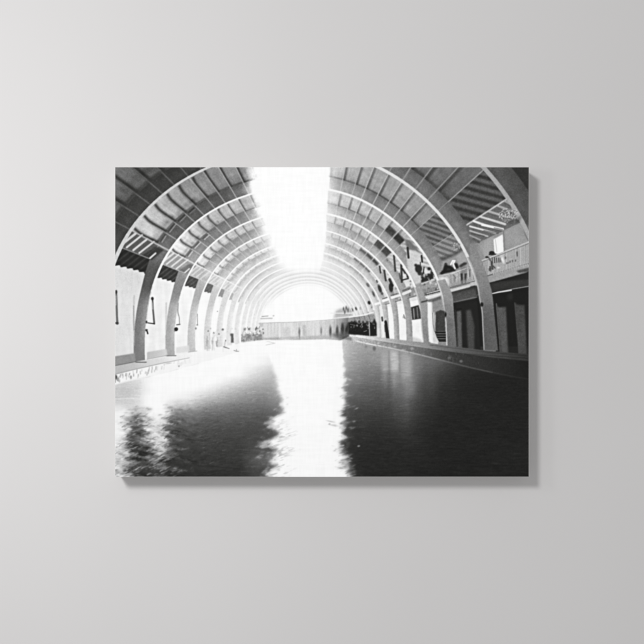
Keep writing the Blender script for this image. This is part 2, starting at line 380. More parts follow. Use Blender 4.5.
for k in (2, 3, 4, 5):                     # handrail and shadow line under it, bay by bay
    a_, b_ = S(k), S(k+1)*1.065
    line([pt(20.6, s=a_), pt(20.6, s=b_)], .9*S(k)+.2, .88, .7, .5); line([pt(19.6, s=a_), pt(19.6, s=b_)], .7, .45, .55, .5)
    line([pt(15.6, s=a_), pt(15.6, s=b_)], 1.1*S(k)+.2, .36, .7, .5)
rr = np.random.RandomState(77)
for k, n_ in ((2, 26), (3, 18), (4, 12)):
    for _ in range(n_):
        t_ = S(k+1)*1.07+(S(k)-S(k+1)*1.07)*rr.rand(); x, y = pt(16+9*rr.rand(), s=t_)
        blob(x, y, .5+.6*rr.rand(), .6+.9*rr.rand(), rr.choice([.25, .35, .5, .9, .92]), .55, .5)
for x, y, rx, ry, t in [(250,60,4.5,3,.62), (470,60,5,3.5,.52), (300,120,4,2,.66)]:
    blob(*f_((x, y))[0], rx, ry, t, .35, 1.5)
for x, y, rx, ry, r, t in [(440,28,2.2,4.6,-5,.18), (320,40,1.7,4.2,-18,.22), (345,92,1.2,1.4,0,.35), (192,0,1.4,2.4,-35,.42), (252,95,1.1,3.0,-22,.34),
                           (205,190,1.5,1.9,-20,.17), (25,268,.9,1.7,-20,.3), (64,254,1.0,1.7,-20,.28), (110,250,.6,1.3,0,.6), (232,240,.6,.8,0,.5)]:
    blob(*f_((x, y))[0], rx, ry, t, .9, .6, r)
for a, b, w, t in [((448,136),(528,112),2.5,.94), ((356,170),(410,152),2.6,.96), ((274,206),(312,194),2.4,.96), ((572,96),(644,64),2.8,.9),
                   ((440,112),(505,92),1.0,.42), ((350,148),(400,132),.9,.45), ((570,62),(644,30),1.8,.45), ((580,40),(644,14),1.2,.7)]:
    line(f_(a, b), w, t, .92, .5)
# ---- rib edges: the lit intrados line of every rib
for k in range(0, 15):
    f = S(k)
    for side in (0, 1):
        if side == 0:
            ths = np.arange(90, 180.5, 2.0); 
        else:
            ths = np.arange(90, 8 if k < 3 else -4, -2.0)
        pts = [pt(a, k) for a in ths]
        for i in range(len(pts)-1):
            a = 180-ths[i] if side == 0 else ths[i]
            if side == 0:
                w = {1: 2.3+1.5*float(sstep(40, 20, a)), 2: 1.7+.5*float(sstep(45, 25, a))}.get(k, max(.8, 1.55*f**.5*1.2))
                t = {0: .5, 1: .80, 2: .92, 3: .95}.get(k, .965); al = 1 if k > 1 else .95
                if a < 17: al *= float(sstep(4, 17, a)); w *= .5+.5*float(sstep(4, 17, a))
            else:
                w = {0: 4.2, 1: 2.9, 2: 2.1, 3: 1.8}.get(k, max(.8, 1.7*f**.5)); t = {0: .66, 1: .86, 2: .93, 3: .95}.get(k, .95); al = 1
                if a < 22: al *= .35+.65*float(sstep(8, 22, a)); w *= .6+.4*float(sstep(8, 22, a))
            line(pts[i:i+2], w, t, al, .5)
# solid right pillars over the gallery
def rpillar(k, le, re, y0, y1, t, edge, seed):
    P_ = smooth_pts(le, 6); Q_ = smooth_pts(re, 6)
    tv = np.interp(ys, t[0], t[1]).astype(np.float32)[:, None]+0*X
    poly(P_+Q_[::-1], tv*(1+.05*g1+.05*g3+.06*g2), 1, .25)
    line(P_, (1.6, 1.1), edge, .85, .5)
rpillar(1, [(467.8,257.6),(472.5,268),(477.5,285),(479.5,298),(482.0,311),(483,330),(484,350)], [(478,252),(484.5,268),(490,285),(492.5,296),(494,311),(496,330),(498,350.5)], 0, 0, ((255,268,292,315,350),(.55,.55,.50,.38,.36)), .70, 1)
blob(481.8, 304.5, 1.5, 2.2, .14, 1, .6)
rpillar(2, [(437,281),(441.7,294.3),(443.6,306),(445.6,320),(446.3,332),(447,346)], [(445,279),(452,294),(453.2,304),(454.5,320),(455.5,332),(456.5,347)], 0, 0, ((279,300,320,345),(.62,.58,.46,.42)), .84, 2)
blob(445.3, 314.5, 1.2, 2.6, .12, 1, .6)
rpillar(3, [(414.7,287.8),(418.5,300),(420.5,313),(422,330),(423.5,342.5)], [(420,286),(426.5,300),(427.3,313),(428.3,330),(429.5,342.5)], 0, 0, ((287,305,342),(.64,.62,.54)), .78, 3)
poly([(421,301.5),(427.5,300),(427.5,301.3),(421,303)], .2, .8, .4)
# bay between third and fourth pillars: lit wall, dark stair door
poly(e_((186,175),(250,165),(250,620),(205,610),(190,400)), .93, 1, .4)
poly(e_((236,165),(335,112),(350,180),(378,300),(350,310),(262,320),(240,300)), .55+.04*g1, .95, .7)
poly(e_((186,160),(330,118),(335,150),(250,182),(190,182)), .36, .8, .5)
poly(e_((240,300),(262,290),(268,500),(300,615),(250,612),(240,450)), .80, .95, .6)
line(e_((242,300),(248,420),(262,500)), .7, .3, .7)
poly(e_((275,290),(330,268),(372,280),(382,500),(270,500)), .26+.03*g1, 1, .4)
line(e_((262,290),(266,500)), .9, .62, .9)
poly(e_((265,498),(384,498),(388,612),(312,612),(285,560)), .12, 1, .3)
for y in (524, 549, 577): line(e_((272+(y-524)*.5, y), (384, y)), .75, .48, .9, .35)
poly(e_((8,238),(92,214),(112,290),(118,362),(22,376)), .24, 1, .35)
for a, b, t in [((38,255),(46,362),.62), ((75,240),(86,355),.50), ((100,262),(108,350),.3)]: line(e_(a, b), 1.1, t, .85, .5)
# person standing against the far right wall, and figures near him
poly(e_((0,545),(130,590),(130,620),(0,600)), .72, .6, .8)
line(f_((385,405),(392,470),(406,572)), (2.6, 3.4), .13, 1, .6); blob(*f_((382,396))[0], 1.3, 1.6, .2, 1, .5); line(f_((372,430),(378,500)), 1.2, .3, .8)
line(f_((344,348),(348,382)), 1.9, .24, .85, .6); line(f_((576,320),(590,360)), .9, .35, .8, .5); blob(*f_((574,345))[0], .9, 1.2, .6, .7)
# end of the hall ------------------------------------------------
ap = (KK > 13.6-1.3*LEFT)*(Y < 324)
P = mix(P, .985, blur(ap.astype(np.float32), 1.0))
P = mix(P, np.where(((KK*1.0) % 1) > .45, .865, .925), sstep(8.3, 8.9, KK)*sstep(14.0, 13.3, KK)*sstep(310, 290, Y))
for k in (9, 10, 11, 12, 13): line([pt(a, k) for a in range(28, 153, 4)], 1.0, .965, .9, .6)
P = mix(P, .985, sstep(11.5, 14.0, KK)*sstep(40, 75, np.where(LEFT, Ld, TH))*.75*(Y < 300))
P = np.where(Y > 324, np.maximum(P, .9*(RHO < .33)), P)
endt = np.interp(xs, [255,264,285,300,320,332,340,348,356], [.72,.84,.875,.86,.85,.80,.66,.42,.25]).astype(np.float32)[None, :]+0*Y
endt = endt*(1+.05*noise_at(X*.9, Y*.05, 81)+.02*g3)
poly([(259,323.4),(275,322.6),(290,322.4),(325,320.4),(350,317.4),(356,317),(356,337),(343,341),(325,339.5),(290,340.4),(263.5,341.5)], endt, 1, .45)
line([(259,323.2),(275,322.6),(290,322.3),(325,320.2),(350,317.2)], .7, .60, .5)
poly([(262,338.2),(290,336.6),(325,335.4),(343,336),(343,341),(325,339.5),(290,340.4),(263.5,341.5)], .74, .85, .6)
poly([(264,338.5),(278,338),(284,340.5),(265,341.5)], .56, .7, .8)
blob(299.4, 332, 1.0, 4.0, .50, .9, .7); blob(299.6, 337, .5, 2, .55, .6)
poly([(302.5,325),(306,325),(306.3,336),(302.8,336)], .74, .8, .7); poly([(282,328),(290,327),(290,336),(282,337)], .80, .7, 1)
for x, y, rx, ry, t in [(321.2,331,.8,3.2,.5), (330.4,331,1.2,4.6,.34), (337.2,331,1.4,4.8,.30), (342.6,329.5,1.8,6.5,.22), (346.2,331,1.2,5,.18), (349,329,2.4,6.5,.15)]:
    blob(x, y, rx, ry, t, .9, .9)
poly([(330,334),(352,331),(352,342),(342,341)], .36, .8, 1.5)
# end gallery
poly([(336,310.5),(342,308),(348,307),(352,311),(352,318),(333,319)], .52, .6, 1.3)
line([(331,313.2),(352,313.2)], 1.0, .92, .85); line([(334,318.3),(352,316.6)], 1.1, .9, .8)
for x, y in [(343.5,309),(346.2,308),(348,310),(344.8,312)]: blob(x, y, .7, 1.9, .3, .85, .6)
line([(262,316.5),(268,316)], .9, .5, .7); line([(261,318.6),(272,318.3)], 1.5, .72, .7); blob(273.5, 315.8, .9, .7, .6, .6)
line([(262,321),(274,320.5)], .8, .97, .8)
# dark crowd on the right
cm = T(350, 285, 60, (-20,350),(60,345),(160,330),(225,308),(262,320),(270,400),(284,410),(286,545),(200,548),(100,536),(-20,525))
poly(cm, .58+.10*g3, 1, .5)
poly(T(350,285,60,(-20,400),(40,395),(60,380),(80,410),(130,408),(170,405),(190,415),(215,395),(240,405),(262,360),(284,410),(286,545),(200,548),(100,536),(-20,525)), .135+.05*g3, 1, .5)
for i in range(26):
    x, y = -10+rng.rand()*285, 405+rng.rand()*60
    blob(*f_((x, y))[0], .5, .8, .35+.4*rng.rand(), .7, .4)
for x in (20, 48, 98, 140, 183, 205, 255): blob(*f_((x, 390+rng.rand()*20))[0], 1.0, 1.3, .2, .9, .5)
line(f_((205,400),(212,545)), .8, .8, .85, .4); line(f_((150,500),(180,490)), .7, .6, .7); line(f_((0,420),(40,430)), .8, .5, .6)
for x in (40, 95, 150, 200): line(f_((x, 352-x*.12), (x+22, 395)), .9, .40, .6, .5)
line(f_((-10,345),(100,330),(160,320),(250,294)), 1.3, .92, .9, .5); line(f_((0,360),(160,333)), .8, .5, .6)
poly(e_((300,612),(390,612),(390,650),(300,640)), .50, .9, .4)
# ---- floor, decks and water ------------------------------------
deckR = [(347,334.3),(370,336.3),(390,338.5),(409,340.8),(430,343),(456,346.8),(484,350.3),(530,354.5),(530,360),(490,356.3),(460,352),(430,348),(400,343.5),(370,338.6)]
wl_ = [(349,336.5),(356,341),(368,343.8),(386.6,347.2),(410,352.3),(440,359.8),(470,367.5),(492,372.4),(512,376.5),(530,379)]
water = [(100,384.5),(130,380.5),(147,377.5),(190,366),(230,354),(263,343.5),(290,340.5),(325,339.3),(340,340.5)]+wl_+[(540,490),(100,490)]
gx = [115,122,130,138,146,154,162,170,178,190,205,220,240,255,265,272,279,286,300,336,343,346.5,350,356,365,375,380,385,389.5,394,400,407,415,425,433,440,460,480,505,529]
gy = [340,350,363,375,383,390,398,405,412,420,430,440,450,460,470,478]
W1 = .99
left = {340:[W1]*17, 350:[W1]*17,
 363:[.9,.9,.93,.97]+[W1]*9+[.98,.94,.90,.97],
 375:[.86,.86,.88,.92,.97]+[W1]*6+[1,.97,.86,.79,.76,.90],
 383:[.84,.82,.83,.86,.95]+[W1]*5+[1,.96,.84,.74,.69,.68,.84],
 390:[.80,.79,.80,.84,.95]+[W1]*4+[.98,.94,.85,.71,.64,.61,.62,.80],
 398:[.80,.80,.81,.88,.97,1,1,.97,.95,.92,.80,.70,.59,.54,.52,.56,.82],
 405:[.86,.85,.84,.86,.97,1,1,.88,.80,.76,.63,.55,.48,.46,.45,.50,.84],
 412:[.97,.95,.80,.66,.82,1,.99,.66,.56,.56,.48,.44,.40,.38,.38,.46,.86],
 420:[.98,.93,.56,.46,.66,.93,.90,.46,.42,.44,.38,.36,.34,.33,.34,.50,.90],
 430:[.96,.88,.46,.38,.58,.82,.86,.42,.32,.34,.31,.30,.29,.29,.38,.66,.93],
 440:[.92,.82,.50,.30,.52,.72,.82,.44,.29,.28,.27,.265,.26,.28,.50,.86,.95],
 450:[.84,.78,.44,.20,.30,.56,.70,.42,.26,.24,.24,.24,.24,.30,.56,.85,.95],
 460:[.84,.78,.60,.32,.32,.42,.42,.28,.22,.22,.22,.22,.22,.34,.62,.86,.95],
 470:[.72,.66,.40,.20,.20,.28,.34,.24,.19,.20,.20,.20,.20,.28,.60,.92,1],
 478:[.74,.72,.30,.14,.14,.16,.18,.16,.16,.18,.18,.18,.18,.24,.62,1,1]}
right = {340:[.8,.75,.72,.7]+[.66]*16, 350:[.80,.74,.70,.66,.62,.62,.62,.60,.60,.6,.6,.6,.5,.45,.4,.4,.3,.3,.2,.2][:20],
 363:[.80,.70,.65,.60,.56,.55,.55,.68,.55,.76,.58,.68,.50,.42,.40,.36,.22,.18,.16,.15],
 375:[.80,.62,.56,.52,.48,.46,.45,.58,.44,.70,.52,.64,.47,.34,.32,.26,.17,.15,.14,.14],
 383:[.78,.56,.50,.47,.43,.41,.40,.46,.40,.56,.48,.60,.42,.30,.29,.22,.16,.14,.135,.135],
 390:[.75,.50,.44,.42,.38,.36,.36,.38,.37,.44,.44,.50,.37,.27,.26,.20,.15,.14,.135,.135],
 398:[.72,.44,.38,.36,.34,.32,.32,.33,.33,.37,.38,.42,.32,.25,.23,.18,.15,.14,.135,.135],
 405:[.70,.40,.33,.31,.30,.29,.28,.29,.29,.32,.34,.36,.28,.22,.20,.17,.145,.14,.135,.135],
 412:[.68,.35,.29,.27,.265,.25,.25,.26,.26,.28,.30,.31,.26,.20,.18,.16,.14,.14,.135,.135],
 420:[.68,.31,.26,.24,.235,.22,.22,.23,.23,.24,.26,.27,.22,.18,.16,.15,.14,.135,.135,.135],
 430:[.68,.27,.22,.20,.20,.19,.19,.19,.195,.20,.21,.215,.19,.165,.15,.14,.14,.135,.135,.135],
 440:[.74,.28,.20,.18,.18,.17,.17,.17,.17,.175,.18,.18,.17,.155,.145,.14,.14,.135,.135,.135],
 450:[.78,.32,.18,.165,.165,.16,.16,.16,.16,.16,.16,.16,.155,.15,.14,.135,.135,.135,.14,.14],
 460:[.92,.50,.22,.16,.155,.15,.15,.15,.15,.15,.15,.15,.15,.145,.14,.135,.13,.13,.14,.14],
 470:[1,.85,.45,.17,.15,.15,.145,.145,.145,.145,.145,.145,.14,.14,.135,.13,.13,.13,.135,.13],
 478:[1,1,.75,.20,.15,.145,.14,.14,.14,.14,.14,.14,.14,.135,.13,.13,.125,.125,.125,.125]}
G = np.array([left[y]+[W1, W1, W1]+right[y][:20] for y in gy], np.float32)
gx_, gy_ = np.array(gx), np.array(gy)
for r_i in range(len(gy)):
    if gy[r_i] >= 375:
        b_ = G[r_i, 13]
        for c_i in (14, 15, 16, 17, 18): G[r_i, c_i] = min(G[r_i, c_i], b_+.015*(c_i-13))
        G[r_i, 19:21] = G[r_i, 22]
assert G.shape == (len(gy), len(gx)), (G.shape, len(gx))
def sampleG(x, y):
    # columns first at the fine grid, smooth in both directions
    xi = np.interp(x, gx_, np.arange(len(gx))); yi = np.interp(y, gy_, np.arange(len(gy)))
    a = np.clip(np.floor(xi).astype(int), 0, len(gx)-2); b = np.clip(np.floor(yi).astype(int), 0, len(gy)-2)
    fx, fy = xi-a, yi-b
    return (G[b, a]*(1-fx)+G[b, a+1]*fx)*(1-fy)+(G[b+1, a]*(1-fx)+G[b+1, a+1]*fx)*fy
dep = clip01((Y-345)/132)
lf = sstep(212, 170, X)
def ufield(t, sx, sy, seed, o=3):            # streaky noise, tilted t
    lam = .8+2.2*dep
    return fbm((X-t*Y)/(sx*(1+1.4*dep)), (Y+t*(X-115))/(sy*lam)*1.0, seed, o)
nA = ufield(.06, 7, 1.0, 101); nB = ufield(.06, 4, .6, 133, 2)
nC = ufield(.30, 5, 1.35, 151); nD = ufield(.34, 2.4, .75, 171, 3); nE = ufield(.26, 9, 2.6, 181, 2)
lw = lf*sstep(398, 430, Y)
wx = nA*(1-lf)*1.2+lw*(9*nC+4*nE)*(.45+.75*dep); wy = nB*(1-lf)*1.2+lw*(6*nE+3*nD)
lamw = .8+1.2*dep
Gd = sampleG(X+wx, Y+wy)
Wt = Gd
hard = np.where(Wt > .60, mix(Wt, 1.0, .35), mix(Wt, .22, .30))
Wt = mix(Wt, hard, lw*.8)
Wt = Wt+lw*(.30*nD+.20*nC)*sstep(.99, .80, Wt)*sstep(.10, .45, Wt+.18*nE)
Wt = Wt+(.022*nB+.025*nA+.018*noise_at(X*.9, Y*1.1, 201)+.022*noise_at(X*.22, Y*1.5/lamw, 203))*(Wt < .9)*clip01(.35+Wt)
Wt = Wt+.02*nD*sstep(300, 200, X)*(Wt < .8)*dep
poly(water, np.clip(Wt, .115, .99), 1, .3)
for (x0, x1, y0, y1, t, a) in [(382.2,387.6,347.8,371,.66,.8), (390.2,397.8,350.5,371.5,.76,.9), (400.8,409.8,353.5,378,.67,.85), (391.5,399.5,371,383,.52,.6), (405,414,376,396,.50,.6), (396,405,384,396,.43,.45), (383,390,371,381,.48,.45)]:
    poly([(x0,y0),(x1,y0+(x1-x0)*.25),(x1+.9,(y0+y1)/2),(x1+.6,y1),(x0+.4,y1),(x0-.2,(y0+y1)/2)], t*(1+.10*nB+.06*nA), a*.9, 1.9)
for x in (388.9, 399.3): line([(x,351),(x+.3,372)], 1.1, .44, .40, 1.8)
blob(374.3, 348.6, 1.6, 2.2, .36, .7, 1.0); blob(366, 346.6, 1.2, 1.4, .45, .5, 1.0)
rr = np.random.RandomState(31)
for i in range(420):                       # fine ripples across the dark water
    x = 350+rr.rand()*176; y = 352+124*rr.rand(); d = (y-345)/132
    jx, jy = int(np.clip((x-PX0)*SX, 0, NX-1)), int(np.clip((y-PY0)*SY, 0, NY-1)); here = float(P[jy, jx])
    if y < 345+(x-350)*.2: continue
    l = (2+7*rr.rand())*(.5+.7*d); t = here*(1.0+(.22 if rr.rand() < .55 else -.14)*(1.2 if x < 430 else .8))
    line([(x-l/2, y+l*.03), (x+l/2, y-l*.03)], (.5+.7*d, .3), min(t, .9), .5, .9)
for i in range(260):                       # and across the left one
    x = 190+rr.rand()*82; y = 385+92*rr.rand(); d = (y-345)/132
    jx, jy = int(np.clip((x-PX0)*SX, 0, NX-1)), int(np.clip((y-PY0)*SY, 0, NY-1)); here = float(P[jy, jx])
    if here > .9: continue
    l = (2+5*rr.rand())*(.5+.7*d); t = here*(1.0+(.22 if rr.rand() < .55 else -.16))
    line([(x-l/2, y+l*.08), (x+l/2, y-l*.08)], (.5+.7*d, .3), min(t, .9), .5, .9)
# the bright column of reflected skylight, ragged at both sides
rr = np.random.RandomState(44)
def jag(pts, a0, a1, step=1.6):
    o = []
    for (xa, ya), (xb, yb) in zip(pts[:-1], pts[1:]):
        n = max(1, int(abs(yb-ya)/step))
        for i in range(n):
            t = i/n; y = ya+(yb-ya)*t; d = clip01((y-345)/132)
            o.append((xa+(xb-xa)*t+rr.randn()*(a0+(a1-a0)*d), y))
    return o+[pts[-1]]
LB = [(262,340),(268,352),(272.2,363),(273.5,370),(276.5,380),(279,392),(281.5,400),(283,408),(282,414),(276,417),(270,420.5),(268,422.5),(273,425),(272,428),(277,431),
      (281,434),(275,438),(268,441),(263.5,444.5),(265,447.5),(274,446.5),(279,449),(273,453),(269.8,458),(270.5,462),(277,466),(274,470),(270,474),(268,479)]
RB = [(342,341),(343,352),(343.8,362),(345,375),(344.2,386),(344,394),(345.6,405),(342,411),(339.5,414.5),(344.5,419),(344,424),(342.5,431),(344.5,438),(341,443),(338.8,446),(342.4,452),
      (345.6,459),(343,463),(341,466.5),(348,470),(351,474),(354,479)]
poly(jag(LB, .5, .9)+jag(RB, .3, .8)[::-1], .988, 1, .45)
poly([(262,340),(270,352),(273,366),(277,382),(281,400),(290,400),(290,340)], .985, .8, 1.6)
for i in range(260):                       # slanting ripples that cut both borders
    y = 372+106*rr.rand()**.8; d = (y-345)/132; sd = rr.rand() < .55
    B = LB if sd else RB; xb = np.interp(y, [p[1] for p in B], [p[0] for p in B])
    off = rr.randn()*(1.2+4.5*d) if sd else rr.randn()*(.7+2.6*d)
    x = xb+off; out = (off < 0) if sd else (off > 0)
    l = (1.0+3.8*rr.rand())*(.5+d); th = .15+.45*rr.rand()*(1 if rr.rand() < .85 else -1)
    t = (.60+.38*rr.rand()) if out else (.72+.2*rr.rand() if rr.rand() < .7 else .45)
    if abs(off) > 7: t = .45+.2*rr.rand()
    line([(x-l/2, y+l*th/2), (x+l/2, y-l*th/2)], (.5+.8*d*rr.rand(), .3), t, .35+.45*rr.rand(), .6)
for x, y, rx, ry, t, ro in [(259.6,456.3,4.6,1.3,.62,-27), (257,441.4,2.2,.8,.50,-22), (266.5,445.6,5.5,2.0,.80,-24), (268,422.2,3.4,1.1,.80,-20),
                            (272,426.5,4,2.2,.88,0), (262.5,437.3,1.6,.6,.45,-20), (267.5,470,2,4,.62,20), (264,463.5,2.4,.7,.42,-25), (274.5,458,4,2.5,.93,0),
                            (281,440.4,5,.6,.80,-8), (286,438.3,3,.5,.86,-5), (331,421.5,4,.6,.74,12), (335,425.5,5,.6,.70,8), (329.5,424,1.0,.9,.72,0),
                            (341,447.5,2.2,1.6,.60,20), (338.5,441,1.6,.5,.6,0), (339,467.5,3.2,.7,.50,10), (344.5,462,2.5,.6,.5,-25), (356.5,408.5,1.6,.5,.66,-25),
                            (354,421.5,1.3,.5,.70,-20), (358.7,446,1.3,.8,.55,-10), (349,379.5,2.5,.4,.85,5), (350,396,2.6,.45,.62,-18), (351,407,3,.45,.62,-22),
                            (352,428,2.6,.5,.55,-15), (350,455,2.2,.5,.48,-25), (353,466,2.4,.5,.42,-30), (266,452.5,5,.7,.32,-22), (277,434.5,4,.6,.42,-15)]:
    blob(x, y, rx, ry, t, .85, .55, ro)
# slanting bright and dark ripples on the left
for i in range(560):
    x = 114+rr.rand()**.9*112; y = 404+74*rr.rand(); d = (y-345)/132
    jx, jy = int(np.clip((x-PX0)*SX, 0, NX-1)), int(np.clip((y-PY0)*SY, 0, NY-1)); here = float(P[jy, jx])
    if here > .97: continue
    l = (1.2+4.5*rr.rand())*(.45+.8*d); th = .12+.5*rr.rand()
    bright = rr.rand() < (.62 if x < 168 else .22)*(1 if x < 180 else .5)
    t = here+(1-here)*(.30+.50*rr.rand()) if bright else here*(.45+.3*rr.rand())
    t = min(max(t, .13), .97); fade = float(1-.75*sstep(172, 205, x))
    line([(x-l/2, y+l*th/2), (x+l*.1, y), (x+l/2, y-l*th/2*.6)], (.5+1.1*d*rr.rand(), .35), t, (.4+.45*rr.rand())*fade, .7)
# the borders are broken up and softened by the moving surface
def resample(A, x, y):
    fx = np.clip((x-PX0)*SX-.5, 0, NX-1.001); fy = np.clip((y-PY0)*SY-.5, 0, NY-1.001)
    a, b = fx.astype(int), fy.astype(int); u_, v_ = fx-a, fy-b
    return (A[b, a]*(1-u_)+A[b, a+1]*u_)*(1-v_)+(A[b+1, a]*(1-u_)+A[b+1, a+1]*u_)*v_
r0 = int((362-PY0)*SY); Wx, Wy = X[r0:], Y[r0:]
B1 = np.interp(ys[r0:], [p[1] for p in LB], [p[0] for p in LB])[:, None]; B2 = np.interp(ys[r0:], [p[1] for p in RB], [p[0] for p in RB])[:, None]
ez = np.maximum(np.exp(-((Wx-B1)/14)**2), np.exp(-((Wx-B2)/9)**2)); ez = np.maximum(ez, .8*sstep(205, 185, Wx)*sstep(398, 412, Wy))
dw = dep[r0:]
tn = .30
def wn(sx, sy, seed): return fbm((Wx-tn*Wy)/sx, (Wy+tn*Wx)/sy, seed, 2)
m1 = wn(6, 1.3, 401); m2 = wn(11, 2.6, 402); m3 = wn(3, .8, 403)
Pw = resample(P, Wx+ez*(1.2+3.4*dw)*(1.6*m1+1.2*m2+.7*m3), Wy+ez*(.5+1.6*dw)*(m2*1.2+m3*.6))
Pb = blur(Pw, .8)
P[r0:] = mix(P[r0:], mix(Pw, Pb, .65), clip01(ez*3))
# faint grey ripples inside the bright column, close to its left border
fr = np.exp(-((Wx-B1)/(2+4*dw))**2)+.8*np.exp(-((Wx-B2)/(1.5+3*dw))**2)
P[r0:] = mix(P[r0:], blur(P[r0:], 1.7), clip01(fr*.75))
inn = np.exp(-((Wx-B1-8)/9)**2)*sstep(405, 440, Wy)*sstep(.05, .6, m1+.3*m2)
P[r0:] = P[r0:]-.20*inn*(P[r0:] > .85)
for i in range(170):
    x = 114+rr.rand()**.9*62; y = 412+66*rr.rand(); d = (y-345)/132
    jx, jy = int(np.clip((x-PX0)*SX, 0, NX-1)), int(np.clip((y-PY0)*SY, 0, NY-1)); here = float(P[jy, jx])
    if here > .95: continue
    l = (2+5*rr.rand())*(.4+.8*d); th = .2+.4*rr.rand(); br_ = rr.rand() < .6
    t = min(.95, here+(1-here)*(.35+.4*rr.rand())) if br_ else max(.13, here*.5)
    line(smooth_pts([(x-l/2, y+l*th/2), (x, y-.1*l*rr.rand()), (x+l/2, y-l*th/2)], 3), (.7+.9*d*rr.rand(), .3), t, .45, .7)
# left deck
poly([(114,366),(134.8,361.9),(189.5,352.6),(225,346),(263,340),(266,343.5),(230,354.5),(190,366),(147,378),(130,381),(114,385)], .965, 1, .3)
poly([(114,365.7),(134.8,362),(160,357.6),(189.5,352.6),(205,350),(189.5,357.6),(160,363.6),(134.8,369),(114,374.5)], np.interp(xs, [115,135,150,175,200], [.74,.78,.85,.93,.97]).astype(np.float32)[None, :]+.02*g3+0*Y, 1, .35)
line([(114,374.5),(134.8,369.3),(165,362.6),(189.5,357.8)], (1.3,.5), .62, .75, .6)
rr = np.random.RandomState(12)
for i in range(60):
    x = 115+rr.rand()**1.6*75; y = 374.5-(x-115)*.222+rr.rand()*(7-(x-115)*.06); a = 1-(x-115)/85
    line([(x, y), (x+rr.rand()*.8-.4, y+1+rr.rand()*2.6)], .8+.5*rr.rand(), .55+.25*rr.rand(), .8*a, .6)
blob(115.8, 377, 1.6, 2.2, .34, .95, .7); blob(179, 366.2, .7, .9, .6, .8, .4); blob(168.5, 363.3, 3, .7, .7, .6, .5, -8)
line([(114,384.5),(130,380.6),(150,376.5)], 1.4, .90, .6)
for y in (399, 411.8): line([(113,y),(134,y-.8)], .6, .97, .7)
# dado at the foot of the left wall
poly([(114,356.5),(134.8,353.2),(136,361.8),(114,365.8)], .58+.03*g1, 1, .4); line([(114,365.8),(136,361.6)], .8, .40, .8)
poly([(147,352.2),(166.5,348.8),(167.5,355),(147,359)], np.interp(xs, [147,167], [.74,.84]).astype(np.float32)[None, :]+0*Y, .95, .4); line([(147,359.2),(167,355.4)], .7, .6, .7)
poly([(176,347.5),(189,345.3),(189.5,351.5),(176,353.6)], .87, .9, .5)
line([(136,362.2),(146.3,362.2)], 1.0, .3, .8); line([(167.5,355.8),(176,355.6)], .9, .42, .8); line([(189,351.8),(197,351)], .7, .7, .8)
# shadows beside pillars on the wall
line(smooth_pts([(134.2,296),(133.8,318),(134.4,345)], 4), 1.6, .70, .55, 1.2); line([(133.6,306),(134,330)], 1.0, .52, .5, .8)
line([(166.3,303),(166.0,330)], 1.2, .74, .6, .8)
# left windows seen edge on, and wall lamps
line([(116.2,291),(116.6,304),(117.0,318),(117.4,323.5)], (1.9,2.6), .42, .9, .6); line([(116.0,296),(116.1,305)], 1.0, .75, .7)
blob(116.3,292,1.1,1.9,.26,.9,.5); blob(116.9,323,1.8,1.2,.30,.95,.5); line([(115.2,308),(115.9,322)], .9, .8, .7)
line([(152.6,299),(153.0,309),(154.3,323.6)], (1.6,1.9), .40, .95, .5); blob(152.4,298.6,1.4,1.7,.20,.95,.5); line([(148,322.9),(154.4,323.8)], 1.1, .26, .95, .4)
blob(146.6,322,.9,1.4,.2,.9,.5); line([(152.3,303),(152.7,309)], 1.2, .7, .8); line([(147.8,305),(147.4,320)], .6, .85, .7)
line([(146.2,330.5),(147.2,331.4),(147.8,333.6)], 1.5, .24, .95, .5); blob(146.5,330,1.4,1.0,.26,.9,.4)
line(smooth_pts([(178.3,303.5),(178.0,312),(179.2,317),(179.6,324)],4), .8, .52, .8, .5); line([(176.8,324.8),(179.9,324.4)], 1.2, .40, .9, .5); line([(177.3,309),(178.2,316)], .5,.6,.6)
blob(176.2,329.2,1.9,2.0,.17,1,.5,30); blob(174.8,331,.8,.6,.4,.7)
line([(197.4,314),(197.5,324.5)], .8, .56, .8); blob(197.3,325,.9,.7,.5,.8); blob(195.9,328.4,1.0,1.2,.58,.8,.5)
# bathers on the left deck
rr = np.random.RandomState(22)
b_f = lambda *p: T(200, 320, 40, *p)
for i in range(34):
    x = 206+rr.rand()*26; y = 328+rr.rand()*18
    line([(x, y), (x+rr.rand()*.6-.3, y+2+rr.rand()*4)], .9+.6*rr.rand(), .86+.08*rr.rand(), .5, .8)
def bather(x, y, h, t, lean=0, arm=1):
    """a pale standing bather: head, trunk, arms and two legs"""
    blob(x+lean, y, .85, 1.05, .50, .85, .5)
    line([(x+lean*.8, y+1.4), (x+lean*.3, y+h*.50)], (2.6, 2.0), t+.06, .85, .6)
    line([(x-.9+lean*.5, y+h*.26), (x-.95+lean*.3, y+h*.5)], .8, t-.14, .7, .6)
    line([(x-.6, y+h*.48), (x-.9, y+h)], (1.1, .7), t-.08, .8, .5); line([(x+.6, y+h*.48), (x+.9, y+h)], (1.1, .7), t-.02, .8, .5)
    line([(x+1.2+lean, y+2), (x+1.6*arm, y+h*.45)], .7, t-.02, .7, .5)
    line([(x-1.1, y+h*.45), (x-1.1, y+h*.62)], .9, t-.22, .6, .6)
bather(208.1, 331.4, 19.3, .80, .2); bather(213.2, 333.2, 17.0, .84, .6, -1); bather(218.6, 334.4, 12.5, .86, .3)
blob(210.6, 328.4, .7, .8, .72, .8, .5); blob(222.8, 329.6, 1.1, 1.2, .46, .9, .5); line([(222.8,331.5),(222.3,343)], 2.2, .90, .7, .8)
line([(216.2,341.5),(216.8,346)], 1.5, .62, .75, .7); line([(206.9,339),(206.8,346)], 1.1, .68, .6, .8)
